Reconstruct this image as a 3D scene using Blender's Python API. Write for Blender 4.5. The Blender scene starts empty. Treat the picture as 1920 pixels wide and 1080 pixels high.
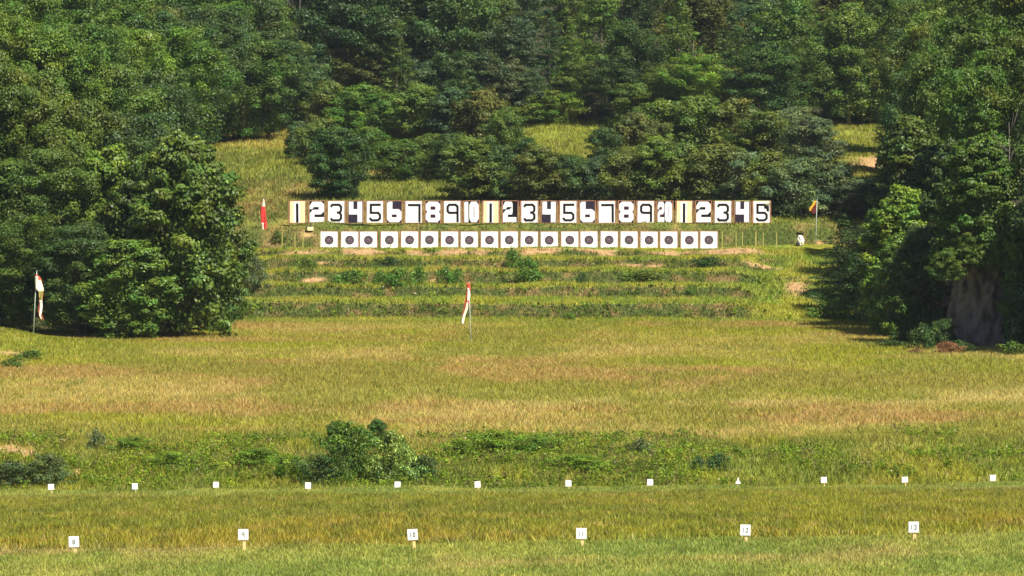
import bpy, bmesh, math, random
import numpy as np
from mathutils import Vector, Matrix
random.seed(7)
rng = np.random.default_rng(11)
C = bpy.context.scene.collection
sc = bpy.context.scene

# ---------------------------------------------------------------- camera, sky, sun, exposure
F = 9600.0                                   # focal length in photo pixels (1920 wide)
cam_d = bpy.data.cameras.new('camera'); cam = bpy.data.objects.new('camera', cam_d); C.objects.link(cam)
cam.location = (0, 0, 0); cam.rotation_euler = (math.radians(90), 0, 0)
cam_d.sensor_width = 36; cam_d.lens = F/1920*36; cam_d.clip_start = 1; cam_d.clip_end = 5000
sc.camera = cam
SUN = Vector((0.55, -0.62, 1.08)).normalized()
elev = math.asin(SUN.z); az = math.atan2(SUN.x, SUN.y)
w = bpy.data.worlds.new("World"); sc.world = w; w.use_nodes = True
nt = w.node_tree; bg = nt.nodes['Background']; bg.inputs['Strength'].default_value = 0.055
sky = nt.nodes.new('ShaderNodeTexSky'); sky.sky_type = 'NISHITA'; sky.sun_disc = False
sky.sun_elevation = elev; sky.sun_rotation = az
nt.links.new(sky.outputs[0], bg.inputs[0])
sl = bpy.data.lights.new('sun', 'SUN'); sl.energy = 5.0; sl.angle = math.radians(0.5); sl.color = (1, .94, .83)
so = bpy.data.objects.new('sun', sl); C.objects.link(so); so.rotation_euler = SUN.to_track_quat('Z', 'Y').to_euler()
sc.view_settings.view_transform = 'Standard'; sc.view_settings.look = 'None'
sc.view_settings.exposure = 0.95; sc.view_settings.gamma = 1

# ---------------------------------------------------------------- noise
def _hash(i, j, s):
    n = (i.astype(np.int64)*374761393 + j.astype(np.int64)*668265263 + s*974634777) & 0xffffffff
    n = ((n ^ (n >> 13))*1274126177) & 0xffffffff
    return ((n ^ (n >> 16)) & 0xffff)/65535.0
def vnoise(x, y, s=0):
    x = np.asarray(x, float); y = np.asarray(y, float)
    i = np.floor(x); j = np.floor(y); u = x-i; v = y-j
    u = u*u*(3-2*u); v = v*v*(3-2*v)
    a = _hash(i, j, s); b = _hash(i+1, j, s); c = _hash(i, j+1, s); d = _hash(i+1, j+1, s)
    return (a*(1-u)+b*u)*(1-v)+(c*(1-u)+d*u)*v
def fbm(x, y, s=0, o=4):
    t = 0; a = .5; m = 0
    for k in range(o):
        t = t+a*vnoise(x*2**k, y*2**k, s+k*17); m += a; a *= .55
    return t/m
def sst(a, b, x):
    t = np.clip((np.asarray(x, float)-a)/(b-a), 0, 1); return t*t*(3-2*t)

# ---------------------------------------------------------------- terrain
PR = [(-60,-1.6),(0,-1.8),(50,-4.3),(100,-6.25),(115,-6.5),(128,-6.55),(132,-6.6),(138,-6.95),(150,-7.2),(200,-8.62),(235,-9.68),(250,-10.08),
      (258,-10.14),(260.5,-10.22),(266,-10.95),(273,-11.0),(277,-10.7),(284,-9.95),(295,-9.1),(300,-8.98),(470,-3.75),(489,-3.15)]
TER = [(489,-3.15),(491,-2.9),(495,-1.5),(503,-1.05),(504,-.95),(507,.1),(513,.38),(514,.5),(517,1.6),(523,1.92),(524,2.1),(527,2.98),(534,3.2),(535,3.3),(537,3.92),(539,4.1),(548,4.2)]
SM = [(489,-3.15),(540,3.9),(548,4.3)]
BK = [(548.5,4.3),(552,6.7),(556,7.0),(600,12.2),(640,16.8),(680,19.7),(700,22.0),(712,24),(760,38),(820,56),(900,78),(1000,95),(1400,105)]
pa = np.array(PR+TER[1:]+BK); pb = np.array(PR+SM[1:]+BK)
def H(x, d):
    x = np.asarray(x, float); d = np.asarray(d, float)
    wob = (fbm(x/7, d/60, 3)-.5)*2.2*sst(488, 494, d)*(1-sst(534, 545, d))
    za = np.interp(d+wob, pa[:,0], pa[:,1]); zb = np.interp(d, pb[:,0], pb[:,1])
    wt = sst(-29, -24, x)*(1-sst(22.5, 27, x+ (525-d)*.08))
    z = za*wt+zb*(1-wt)
    # the cross slope of the firing lines
    z = z+np.clip(x, -60, 60)*np.interp(d, [0,100,150,257,300,460], [.0,.018,.0165,.0085,.006,0])
    # left and right hillsides
    xc = np.clip(x, -110, 110)
    z = z+np.maximum(0, -xc-np.interp(d,[440,500,560,640,700],[27,31,38,44,50])-(fbm(x/9, d/9, 5)-.5)*4)*.42*sst(445, 520, d)
    z = z+np.maximum(0, -xc-46)*.3*sst(540, 640, d)
    xr = np.interp(d, [400,425,470,520,560,700], [38,35.5,34,36,42,60])
    z = z+np.maximum(0, xc-xr)*.8*sst(430, 446, d)
    z = z+np.maximum(0, xc-70)*.2*sst(600, 700, d)
    # berm to the right of the terraces
    z = z+.35*np.exp(-((x-31)/3.5)**2)*sst(505, 535, d)*(1-sst(545, 560, d))
    z = z-0.25*np.exp(-((x-27.5)/2.5)**2)*sst(492, 502, d)*(1-sst(520, 535, d))
    # mound under the left flag
    z = z+2.0*np.exp(-((x+46)/8.5)**2-((d-425)/13.)**2)
    z = z+.5*np.exp(-((x+31)/5)**2-((d-288)/9.)**2)
    amp = np.interp(d, [0,130,270,300,480,490,560,700], [.05,.1,.5,.25,.25,.35,.9,2.])
    z = z+amp*(fbm(x/5, d/8, 9)-.5)
    return z
def h1(x, d): return float(H(np.array([x]), np.array([d]))[0])
def pxx(px, d): return (px-960)*d/F
def at(px, py, d0, d1):
    d = np.linspace(d0, d1, 1500); x = (px-960)*d/F; zr = (540-py)*d/F
    k = np.argmax(H(x, d) >= zr)
    if k == 0: k = len(d)-1
    return float(x[k]), float(d[k])

# ---------------------------------------------------------------- colour of the ground cover (albedo only)
STRAW = np.array([.42,.33,.095]); GREEN = np.array([.165,.20,.024]); YG = np.array([.285,.285,.026]); RUST = np.array([.39,.255,.085])
DIRT = np.array([.44,.27,.125]); DK = np.array([.085,.115,.02]); GRN2 = np.array([.215,.265,.05]); ORA = np.array([.33,.25,.03])
DP = []            # bare earth patches  (x, d, rx, rd)
for (px, py, rx, rd, d0, d1) in [(1425,499,2.2,1.9,500,536),(1180,498,1.7,.8,500,536),(1230,500,1.3,.8,500,536),(590,527,1.4,.8,495,530),
        (600,494,.8,.7,500,536),(815,527,.6,.7,495,530),(1375,475,1.8,.9,520,545),(1440,476,1.3,.8,520,545),(1495,540,1.5,6,480,536),(1120,470,4,1.1,520,540),
        (700,472,3,1.0,520,540),(22,845,1.9,3.6,276,300),(1010,472,3,.8,520,540),(560,474,2,.9,520,540),(860,474,3,.8,520,540),(1250,476,3,.8,520,540),(138,885,.45,1.6,272,298),
        (18,664,1.5,1.6,400,440),(575,440,.7,.7,540,552),(1640,310,3,9,600,700),(1536,458,.8,.6,535,556)]:
    x_, d_ = at(px, py, d0, d1); DP.append((x_, d_, rx, rd))
def dirtmask(x, d):
    m = np.zeros_like(x)
    n = (fbm(x*1.3, d*1.3, 21)-.5)*1.6
    for a, b, rx, rd in DP:
        m = np.maximum(m, 1-sst(.45, 1.1, np.hypot((x-a)/rx, (d-b)/rd)+n))
    st = sst(534.2, 535.5, d)*(1-sst(538.6, 539.6, d))*sst(-25, -22, x)*(1-sst(24, 30, x))*sst(.47, .62, fbm(x/2.1, d/9, 23))
    return np.maximum(m, st*.9)
def mix(a, b, t): t = np.clip(t, 0, 1)[:, None]; return a*(1-t)+b*t
def cover(x, d):
    x = np.asarray(x, float).ravel(); d = np.asarray(d, float).ravel()
    o = np.ones((x.size, 3))
    nb = fbm(x/14, d/22, 31); nm = fbm(x/3.5, d/9, 37); nf = fbm(x/1.1, d/2.5, 41); nq = fbm(x/.55, d/6, 43, 3)
    # field
    g = np.interp(d, [300,318,345,380,410,440,470,490], [.5,.75,.75,.65,.65,.45,.2,.2])
    nw = fbm(x/22, d/30, 47); t = g+(nb-.5)*2.2+(nm-.5)*1.3+(nw-.5)*2.2
    c = mix(o*YG, o*STRAW, t); c = mix(c, o*GREEN, (nm-.56)*3.0*(1-g*.4)); nv = fbm(x/34+3, d/16, 49, 3); c = mix(c, o*RUST, sst(.34, .52, nv)*sst(300,320,d)*.8); c = mix(c, o*np.array([.21,.235,.022]), sst(.5,.62,fbm(x/12, d/30, 53, 3))*.6); c = mix(c, o*YG*.85, sst(.5,.7,nq)*.35); c = mix(c, o*np.array([.50,.40,.14]), sst(.52,.64,nw)*np.exp(-((d-335-x*.35)/9)**2)*sst(-12,0,x)*.8)
    # bank
    cb = mix(o*YG*.9, o*GREEN, sst(.3,.55,nm)); cb = mix(cb, o*STRAW*.8, sst(.58,.75,nf)*.5); cb = mix(cb, o*DK, sst(.6,.75,nb)*.5)
    c = mix(c, cb, 1-sst(292, 306, d+(nb-.5)*46))
    # near grass
    cm = mix(o*GRN2, o*np.array([.30,.31,.06]), sst(.35,.6,nm)); cm = mix(cm, o*np.array([.40,.29,.12]), sst(.45,.7,nb*.6+nm*.4)*.85*(1-sst(240,250,d))*sst(115,126,d+(nm-.5)*20)); cm = mix(cm, o*np.array([.15,.19,.03]), sst(.52,.7,nq)*.5)
    ct = mix(o*np.array([.255,.25,.025]), o*ORA, sst(.45,.68,nm)*.7*(1-sst(150,215,d)*.6)); ct = mix(ct, o*GREEN, sst(.5,.75,nb)*.7+sst(180,240,d)*.3); ct = mix(ct, o*RUST, sst(.57,.72,nf)*.5); ct = mix(ct, o*np.array([.13,.15,.02]), sst(.48,.66,nq)*.7)
    near = mix(cm, ct, sst(131, 136, d)*(1-sst(236, 250, d+(nb-.5)*10)))
    c = mix(c, near, 1-sst(260, 266, d))
    # terraces
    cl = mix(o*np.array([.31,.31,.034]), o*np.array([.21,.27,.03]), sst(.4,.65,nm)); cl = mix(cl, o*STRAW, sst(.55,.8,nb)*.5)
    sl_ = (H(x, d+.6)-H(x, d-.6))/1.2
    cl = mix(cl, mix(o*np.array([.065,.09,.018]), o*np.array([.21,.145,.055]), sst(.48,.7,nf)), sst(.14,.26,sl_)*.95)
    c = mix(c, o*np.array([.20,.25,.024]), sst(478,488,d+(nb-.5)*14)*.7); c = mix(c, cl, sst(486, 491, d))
    ch = mix(o*np.array([.19,.21,.028]), o*np.array([.25,.18,.055]), sst(.46,.66,nb)); ch = mix(ch, o*np.array([.12,.15,.025]), sst(.42,.62,nm)*.75); ch = mix(ch, o*np.array([.30,.29,.05]), sst(.5,.7,nf)*.4)
    ch = mix(ch, o*np.array([.45,.36,.08]), sst(645,665,d)*.6*(1-sst(-22,-14,x))); ch = mix(ch, o*np.array([.24,.26,.03]), sst(-12,-6,x)*sst(620,640,d)*.7)
    c = mix(c, ch, sst(549, 556, d))
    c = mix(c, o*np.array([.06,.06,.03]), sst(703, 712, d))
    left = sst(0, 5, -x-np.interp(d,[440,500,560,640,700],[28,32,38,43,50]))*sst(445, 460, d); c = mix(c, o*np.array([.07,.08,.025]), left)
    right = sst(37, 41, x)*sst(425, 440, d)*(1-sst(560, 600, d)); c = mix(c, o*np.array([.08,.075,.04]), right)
    dm = dirtmask(x, d)
    c = mix(c, o*DIRT*(.8+.4*nf[:, None]), dm)
    return c, dm

# ---------------------------------------------------------------- materials
def new_mat(name):
    m = bpy.data.materials.new(name); m.use_nodes = True; n = m.node_tree.nodes; n.clear()
    out = n.new('ShaderNodeOutputMaterial'); return m, n, m.node_tree.links, out
def attr_mat(name, transl=0.0, rough=.9, bump=0.0, nscale=3.0, var=.3):
    m, n, l, out = new_mat(name)
    a = n.new('ShaderNodeAttribute'); a.attribute_name = 'col'
    tc = n.new('ShaderNodeTexCoord'); no = n.new('ShaderNodeTexNoise'); no.inputs['Scale'].default_value = nscale; no.inputs['Detail'].default_value = 5
    l.new(tc.outputs['Object'], no.inputs['Vector'])
    mr = n.new('ShaderNodeMapRange'); mr.inputs['From Min'].default_value = .3; mr.inputs['From Max'].default_value = .7
    mr.inputs['To Min'].default_value = 1-var; mr.inputs['To Max'].default_value = 1+var; l.new(no.outputs[0], mr.inputs[0])
    mx = n.new('ShaderNodeMix'); mx.data_type = 'RGBA'; mx.blend_type = 'MULTIPLY'; mx.inputs[0].default_value = 1
    l.new(a.outputs['Color'], mx.inputs[6]); l.new(mr.outputs[0], mx.inputs[7])
    p = n.new('ShaderNodeBsdfPrincipled'); p.inputs['Roughness'].default_value = rough; p.inputs['Specular IOR Level'].default_value = .15
    l.new(mx.outputs[2], p.inputs['Base Color'])
    if bump:
        b = n.new('ShaderNodeBump'); b.inputs['Strength'].default_value = bump; b.inputs['Distance'].default_value = .3
        l.new(no.outputs[0], b.inputs['Height']); l.new(b.outputs[0], p.inputs['Normal'])
    if transl:
        t = n.new('ShaderNodeBsdfTranslucent'); l.new(mx.outputs[2], t.inputs[0]); ms = n.new('ShaderNodeMixShader'); ms.inputs[0].default_value = transl
        l.new(p.outputs[0], ms.inputs[1]); l.new(t.outputs[0], ms.inputs[2]); l.new(ms.outputs[0], out.inputs[0])
    else: l.new(p.outputs[0], out.inputs[0])
    return m
M_GROUND = attr_mat('ground_cover', bump=.6, nscale=2.2)
M_GRASS = attr_mat('grass_blades', transl=.3, rough=.7, nscale=.8, var=.15)
def leaf_mat():
    m, n, l, out = new_mat('foliage')
    oi = n.new('ShaderNodeObjectInfo'); a = n.new('ShaderNodeAttribute'); a.attribute_name = 'tint'
    mx = n.new('ShaderNodeMix'); mx.data_type = 'RGBA'; mx.blend_type = 'MULTIPLY'; mx.inputs[0].default_value = 1
    l.new(oi.outputs['Color'], mx.inputs[6]); l.new(a.outputs['Color'], mx.inputs[7])
    tc = n.new('ShaderNodeTexCoord'); no = n.new('ShaderNodeTexNoise'); no.inputs['Scale'].default_value = .45; no.inputs['Detail'].default_value = 2
    l.new(tc.outputs['Object'], no.inputs['Vector'])
    hs = n.new('ShaderNodeHueSaturation'); mr = n.new('ShaderNodeMapRange'); mr.inputs['From Min'].default_value = .3; mr.inputs['From Max'].default_value = .7
    mr.inputs['To Min'].default_value = .475; mr.inputs['To Max'].default_value = .525; l.new(no.outputs[0], mr.inputs[0]); l.new(mr.outputs[0], hs.inputs['Hue'])
    l.new(mx.outputs[2], hs.inputs['Color'])
    p = n.new('ShaderNodeBsdfPrincipled'); p.inputs['Roughness'].default_value = .5; p.inputs['Specular IOR Level'].default_value = .28
    l.new(hs.outputs[0], p.inputs['Base Color'])
    t = n.new('ShaderNodeBsdfTranslucent'); g = n.new('ShaderNodeMix'); g.data_type = 'RGBA'; g.blend_type = 'MULTIPLY'; g.inputs[0].default_value = 1
    g.inputs[7].default_value = (1.2, 1.3, .6, 1); l.new(hs.outputs[0], g.inputs[6]); l.new(g.outputs[2], t.inputs[0])
    ms = n.new('ShaderNodeMixShader'); ms.inputs[0].default_value = .2
    l.new(p.outputs[0], ms.inputs[1]); l.new(t.outputs[0], ms.inputs[2]); l.new(ms.outputs[0], out.inputs[0])
    return m
M_LEAF = leaf_mat()
def mat(name, col, rough=.7, col2=None, scale=6.0, stretch=(1,1,1), spec=.3, lo=.35, hi=.65, bump=0):
    m, n, l, out = new_mat(name); p = n.new('ShaderNodeBsdfPrincipled')
    p.inputs['Roughness'].default_value = rough; p.inputs['Specular IOR Level'].default_value = spec
    col2 = col2 or tuple(c*.75 for c in col)
    tc = n.new('ShaderNodeTexCoord'); mp = n.new('ShaderNodeMapping'); mp.inputs['Scale'].default_value = stretch
    no = n.new('ShaderNodeTexNoise'); no.inputs['Scale'].default_value = scale; no.inputs['Detail'].default_value = 6
    cr = n.new('ShaderNodeValToRGB'); cr.color_ramp.elements[0].position = lo; cr.color_ramp.elements[1].position = hi
    cr.color_ramp.elements[0].color = (*col, 1); cr.color_ramp.elements[1].color = (*col2, 1)
    l.new(tc.outputs['Object'], mp.inputs[0]); l.new(mp.outputs[0], no.inputs['Vector']); l.new(no.outputs[0], cr.inputs[0]); l.new(cr.outputs[0], p.inputs['Base Color'])
    if bump:
        b = n.new('ShaderNodeBump'); b.inputs['Strength'].default_value = bump; l.new(no.outputs[0], b.inputs['Height']); l.new(b.outputs[0], p.inputs['Normal'])
    l.new(p.outputs[0], out.inputs[0]); return m
M_WHITE = mat('white_paint', (.82,.82,.82), .6, (.70,.69,.68), 1.3)
M_BLACK = mat('black_paint', (.006,.005,.007), .8, (.012,.008,.012), 3, spec=.1)
M_NAVY = mat('faded_black_paint', (.02,.017,.032), .8, (.035,.024,.04), 2, spec=.1)
M_MAROON = mat('maroon_faded_paint', (.03,.009,.018), .8, (.05,.015,.03), 2, spec=.1)
M_TAN = mat('bare_plywood', (.72,.56,.28), .75, (.82,.70,.44), 4, (3,1,.25))
M_FRAME = mat('weathered_red_brown_wood', (.24,.09,.05), .8, (.34,.19,.11), 3, (1,1,.4))
M_FRAME2 = mat('weathered_tan_wood', (.34,.19,.09), .8, (.25,.10,.06), 3, (1,1,.4))
M_YEL = mat('yellowed_wood', (.34,.31,.08), .8, (.26,.24,.07), 3, (1,1,.4))
M_STAKE = mat('pale_pine_stake', (.70,.52,.24), .8, (.6,.42,.2), 5, (1,1,.3))
M_BARK = mat('bark', (.12,.095,.07), .9, (.2,.17,.13), 5, (2,2,.3))
M_MAUVE = mat('shot_mauve_paper', (.12,.075,.10), .8, (.07,.05,.07), 5)
M_GREY = mat('grey_pencil', (.35,.33,.37), .8); M_DIGIT = mat('grey_digit_paint', (.10,.10,.12), .8)
M_POLE = mat('galvanised_pole', (.36,.44,.36), .4, (.45,.48,.42), 2, spec=.6)
M_RED = mat('red_nylon', (.62,.045,.03), .7, (.5,.03,.03), 2); M_REDD = mat('faded_red_nylon', (.50,.10,.045), .7, (.38,.05,.03), 2)
M_CREAM = mat('cream_nylon', (.84,.80,.66), .7, (.75,.70,.52), 2); M_YELF = mat('yellow_nylon', (.75,.42,.03), .7); M_DKRED = mat('dark_red_nylon', (.12,.02,.015), .7)
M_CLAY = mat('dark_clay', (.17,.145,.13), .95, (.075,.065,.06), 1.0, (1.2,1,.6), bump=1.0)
M_SACK = mat('off_white_tarp', (.75,.72,.66), .8, (.55,.5,.42), 3)
M_DUST = mat('dark_rubber', (.03,.03,.03), .8)

# ---------------------------------------------------------------- mesh helpers
def mesh_np(name, V, Fq, m, col=None, cname='col', smooth=False):
    """V (n,3), Fq (f,k) with k = 3 or 4; col (f,3) per face"""
    me = bpy.data.meshes.new(name); k = Fq.shape[1]
    me.vertices.add(len(V)); me.vertices.foreach_set('co', np.ascontiguousarray(V, dtype=np.float32).ravel())
    me.loops.add(Fq.size); me.loops.foreach_set('vertex_index', Fq.astype(np.int32).ravel())
    me.polygons.add(len(Fq)); me.polygons.foreach_set('loop_start', np.arange(0, Fq.size, k, dtype=np.int32))
    if smooth: me.polygons.foreach_set('use_smooth', np.ones(len(Fq), bool))
    me.update(calc_edges=True)
    if col is not None:
        dom = 'FACE' if len(col) == len(Fq) else 'POINT'
        a = me.attributes.new(cname, 'FLOAT_COLOR', dom)
        a.data.foreach_set('color', np.hstack([col, np.ones((len(col), 1))]).astype(np.float32).ravel())
    me.materials.append(m); return me
def link(name, me, parent=None):
    o = bpy.data.objects.new(name, me); C.objects.link(o)
    if parent: o.parent = parent
    return o
def tag(o, label, cat, group=None, kind=None):
    if label: o['label'] = label
    if cat: o['category'] = cat
    if group: o['group'] = group
    if kind: o['kind'] = kind
    return o
def thing(name, loc, label, cat, group=None, rz=0, sc_=1.0):
    o = bpy.data.objects.new(name, None); C.objects.link(o); o.location = loc; o.rotation_euler = (0, 0, rz); o.scale = (sc_,)*3
    o.empty_display_size = .5
    return tag(o, label, cat, group)
class MB:
    def __init__(s): s.bm = bmesh.new()
    def box(s, cx, cy, cz, sx, sy, sz, rot=None, bev=0):
        r = bmesh.ops.create_cube(s.bm, size=1); vs = r['verts']
        bmesh.ops.scale(s.bm, vec=(sx, sy, sz), verts=vs)
        if rot: bmesh.ops.rotate(s.bm, cent=(0,0,0), matrix=rot, verts=vs)
        bmesh.ops.translate(s.bm, vec=(cx, cy, cz), verts=vs)
        if bev: bmesh.ops.bevel(s.bm, geom=list({e for v in vs for e in v.link_edges}), offset=bev, segments=1, affect='EDGES')
        return s
    def poly(s, pts, y0, y1):               # outline in x,z extruded from y0 (front) to y1 (back)
        f = [s.bm.verts.new((x, y0, z)) for x, z in pts]; b = [s.bm.verts.new((x, y1, z)) for x, z in pts]; n = len(pts)
        fa = [s.bm.faces.new(f), s.bm.faces.new(b[::-1])]
        for i in range(n): fa.append(s.bm.faces.new((f[i], b[i], b[(i+1) % n], f[(i+1) % n])))
        [q.normal_update() for q in fa]; bmesh.ops.triangulate(s.bm, faces=fa[:2]); return s
    def stroke(s, pts, t, y0, y1):
        P = [Vector(p) for p in pts]; n = len(P); L = []; R = []
        for i in range(n):
            d0 = (P[i]-P[i-1]).normalized() if i else (P[1]-P[0]).normalized()
            d1 = (P[i+1]-P[i]).normalized() if i < n-1 else d0
            n0 = Vector((-d0.y, d0.x)); n1 = Vector((-d1.y, d1.x)); m = (n0+n1)
            m = m/max(.35, m.length_squared)*2 if m.length > .1 else n0
            L.append(P[i]+m*t/2); R.append(P[i]-m*t/2)
        for i in range(n-1):
            s.poly([tuple(L[i]), tuple(L[i+1]), tuple(R[i+1]), tuple(R[i])], y0, y1)
        return s
    def tube(s, pts, radii, n=8):
        rings = []
        for i, p in enumerate(pts):
            p = Vector(p); q = Vector(pts[min(i+1, len(pts)-1)])-Vector(pts[max(i-1, 0)]); q.normalize()
            u = q.cross(Vector((0, 1, 0.01))); u.normalize(); v = q.cross(u)
            rings.append([s.bm.verts.new(p+radii[i]*(math.cos(a*2*math.pi/n)*u+math.sin(a*2*math.pi/n)*v)) for a in range(n)])
        for a, b in zip(rings, rings[1:]):
            for k in range(n): s.bm.faces.new((a[k], a[(k+1) % n], b[(k+1) % n], b[k]))
        s.bm.faces.new(rings[0][::-1]); s.bm.faces.new(rings[-1]); return s
    def mesh(s, name, m, smooth=False):
        bmesh.ops.recalc_face_normals(s.bm, faces=s.bm.faces)
        me = bpy.data.meshes.new(name); s.bm.to_mesh(me); s.bm.free(); me.materials.append(m)
        if smooth:
            for p in me.polygons: p.use_smooth = True
        return me
    def obj(s, name, m, parent=None, smooth=False): return link(name, s.mesh(name, m, smooth), parent)

# ---------------------------------------------------------------- ground sheet
def grid():
    ds = np.concatenate([np.arange(-60,110,6), np.arange(110,262,1.5), np.arange(262,305,.6), np.arange(305,486,2.4), np.arange(486,560,.33), np.arange(560,720,2.2), np.arange(720,1500,14)])
    xs = np.concatenate([np.arange(-420,-80,14), np.arange(-80,80,.8), np.arange(80,430,14)])
    X, D = np.meshgrid(xs, ds); Z = H(X.ravel(), D.ravel())
    V = np.stack([X.ravel(), D.ravel(), Z], 1); nx = len(xs); nd = len(ds)
    i = (np.arange(nd-1)[:, None]*nx+np.arange(nx-1)[None, :]).ravel()
    Fq = np.stack([i, i+1, i+1+nx, i+nx], 1)
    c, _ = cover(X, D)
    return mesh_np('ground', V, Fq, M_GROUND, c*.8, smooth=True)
g = link('ground', grid()); tag(g, 'rolling grassy ground of the rifle range with terraces and wooded hill', 'ground', kind='structure')

# ---------------------------------------------------------------- grass
def blades(name, d0, d1, dens, h, wd, label, cat, xl=None, xr=None, hn=.5, clump=0.0, greenness=None, avoid_dirt=True, var=.28, hf=None):
    a = (F/960)
    mw = lambda d: d/a*1.14+3
    N = int(dens*(d1-d0)*2*mw((d0+d1)/2))
    d = rng.uniform(d0, d1, N*2); keep = rng.uniform(0, mw(d1), N*2) < mw(d); d = d[keep][:N]
    x = rng.uniform(-1, 1, len(d))*mw(d)
    if xl is not None: k = (x > xl) & (x < xr); x = x[k]; d = d[k]
    if clump:
        k = rng.uniform(0, 1, len(x)) < (1-clump)+clump*sst(.35, .6, fbm(x/.7, d/1.2, 77)); x = x[k]; d = d[k]
    # keep the wooded hillsides free of grass
    k = ~(((-x > np.interp(d,[440,500,560,640,700],[36,40,45,50,57])) & (d > 462)) | ((x > 40) & (d > 432) & (d < 560)))
    x = x[k]; d = d[k]
    c, dm = cover(x, d)
    if avoid_dirt:
        k = rng.uniform(0, 1, len(x)) > dm*.95; x = x[k]; d = d[k]; c = c[k]
    n = len(x); z = H(x, d)-.02
    hh = h*(1-hn*.5+hn*rng.uniform(0, 1, n))*(.7+.6*fbm(x/2.2, d/4, 55))
    if hf is not None: hh = hh*hf(x, d)
    ww = wd*rng.uniform(.6, 1.4, n)
    an = rng.uniform(0, math.pi, n); lean = rng.normal(0, .5, (n, 2))
    dx = np.cos(an)*ww/2; dy = np.sin(an)*ww/2
    V = np.empty((n, 3, 3)); V[:,0] = np.stack([x-dx, d-dy, z], 1); V[:,1] = np.stack([x+dx, d+dy, z], 1)
    V[:,2] = np.stack([x+lean[:,0]*hh, d+lean[:,1]*hh, z+hh], 1)
    b = rng.normal(1, var, (n, 1)).clip(.4, 1.9); hue = rng.normal(0, .10, n)
    c = c*b; c[:,0] *= 1+hue; c[:,2] *= 1-hue*.5
    pick = rng.uniform(0, 1, n)
    c[pick < .05] = c[pick < .05]*.4+np.array([.5,.42,.2])*.6
    c[(pick > .9)] = c[pick > .9]*.5+np.array([.10,.14,.015])*.5
    o = link(name, mesh_np(name, V.reshape(-1, 3), np.arange(n*3).reshape(-1, 3), M_GRASS, c.clip(0, .8)))
    return tag(o, label, cat, kind='stuff')
blades('mown_grass', 104, 134, 240, .11, .03, 'short green mown grass of the nearest firing line', 'grass', clump=.4)
blades('rough_grass', 133, 249, 75, .26, .05, 'ochre and green knee high grass between the two rows of markers', 'grass', clump=.45)
blades('mown_strip_grass', 244, 262, 130, .12, .045, 'short green grass strip along the far row of markers', 'grass', clump=.3)
blades('bank_grass', 262, 304, 50, .36, .065, 'green and straw grass on the weedy bank behind the markers', 'grass', clump=.5)
blades('meadow_grass', 296, 492, 34, .30, .07, 'golden brown meadow grass of the wide field', 'grass', clump=.35, var=.16)
blades('terrace_grass', 490, 552.5, 34, .34, .09, 'yellow green grass growing on the stepped terraces', 'grass', xl=-40, xr=44, clump=.4,
       hf=lambda x, d: 1-.65*sst(537, 541, d)*(1-sst(547.5, 548.5, d)))
blades('hillside_grass', 552, 708, 12, .5, .12, 'olive and straw grass on the hillside behind the number boards', 'grass', clump=.3,
       hf=lambda x, d: .35+.65*sst(553, 560, d))

def rot_frames(nrm, rngl):
    n = len(nrm); nrm = nrm/np.linalg.norm(nrm, axis=1, keepdims=True)
    r = rngl.normal(0, 1, (n, 3)); t = np.cross(nrm, r); t /= np.linalg.norm(t, axis=1, keepdims=True)+1e-9
    b = np.cross(nrm, t); return nrm, t, b
def leaf_quads(P, nrm, size, rngl, asp=.55):
    nrm, t, b = rot_frames(nrm, rngl); s = size[:, None]
    V = np.empty((len(P), 4, 3)); V[:,0] = P-t*s*.5; V[:,1] = P+b*s*asp*.5+t*s*.05; V[:,2] = P+t*s*.5-nrm*s*.12; V[:,3] = P-b*s*asp*.5+t*s*.05
    return V
def weeds(name, N, d0, d1, label, size=.14, h=.8, nl=26, mask=None, xr=None, cols=None):
    d = rng.uniform(d0, d1, N); x = rng.uniform(-1, 1, N)*(d/10*1.12+2)
    if xr: x = rng.uniform(xr[0], xr[1], N)
    if mask is not None: k = mask(x, d); x = x[k]; d = d[k]
    n = len(x); z = H(x, d); hh = h*rng.uniform(.25, 1, n)*(.1+1.8*fbm(x/2.2, d/2.5, 91)**1.3)
    base = np.array(cols or [(.14,.23,.014),(.19,.27,.018),(.09,.16,.012),(.20,.26,.02),(.18,.16,.05)])[rng.integers(0, 5, n)]
    u = np.repeat(np.arange(n), nl); m = len(u)
    hz = rng.uniform(.1, 1, m)
    P = np.stack([x[u], d[u], z[u]], 1)+np.stack([rng.normal(0, .22, m)*hh[u], rng.normal(0, .22, m)*hh[u], hz*hh[u]], 1)
    nr = rng.normal(0, .6, (m, 3))+np.array([0, 0, 1.])
    V = leaf_quads(P, nr, size*rng.uniform(.6, 1.4, m), rng)
    c = base[u]*rng.normal(1, .22, (m, 1)).clip(.5, 1.6)*(.6+.8*fbm(x/2.5, d/4, 93))[u][:, None]
    k = rng.uniform(0, 1, m) < .004; c[k] = (.7,.68,.5)
    o = link(name, mesh_np(name, V.reshape(-1, 3), np.arange(m*4).reshape(-1, 4), M_GRASS, c))
    return tag(o, label, 'weeds', kind='stuff')
weeds('bank_weeds', 6500, 274, 303, 'leafy green weeds covering the bank behind the far markers', .14, .85, 30, mask=lambda x, d: (fbm(x/4, d/6, 61) > .40+.14*sst(7, 14, x)) & (dirtmask(x, d) < .3))
weeds('terrace_weeds', 2600, 489, 537, 'low leafy weeds on the faces of the terraces', .22, .8, 22, xr=(-30, 27),
      mask=lambda x, d: (fbm(x/4, d/2, 67) > .47) & (dirtmask(x, d) < .3) & ((H(x, d+.6)-H(x, d-.6))/1.2 > .14))

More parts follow.
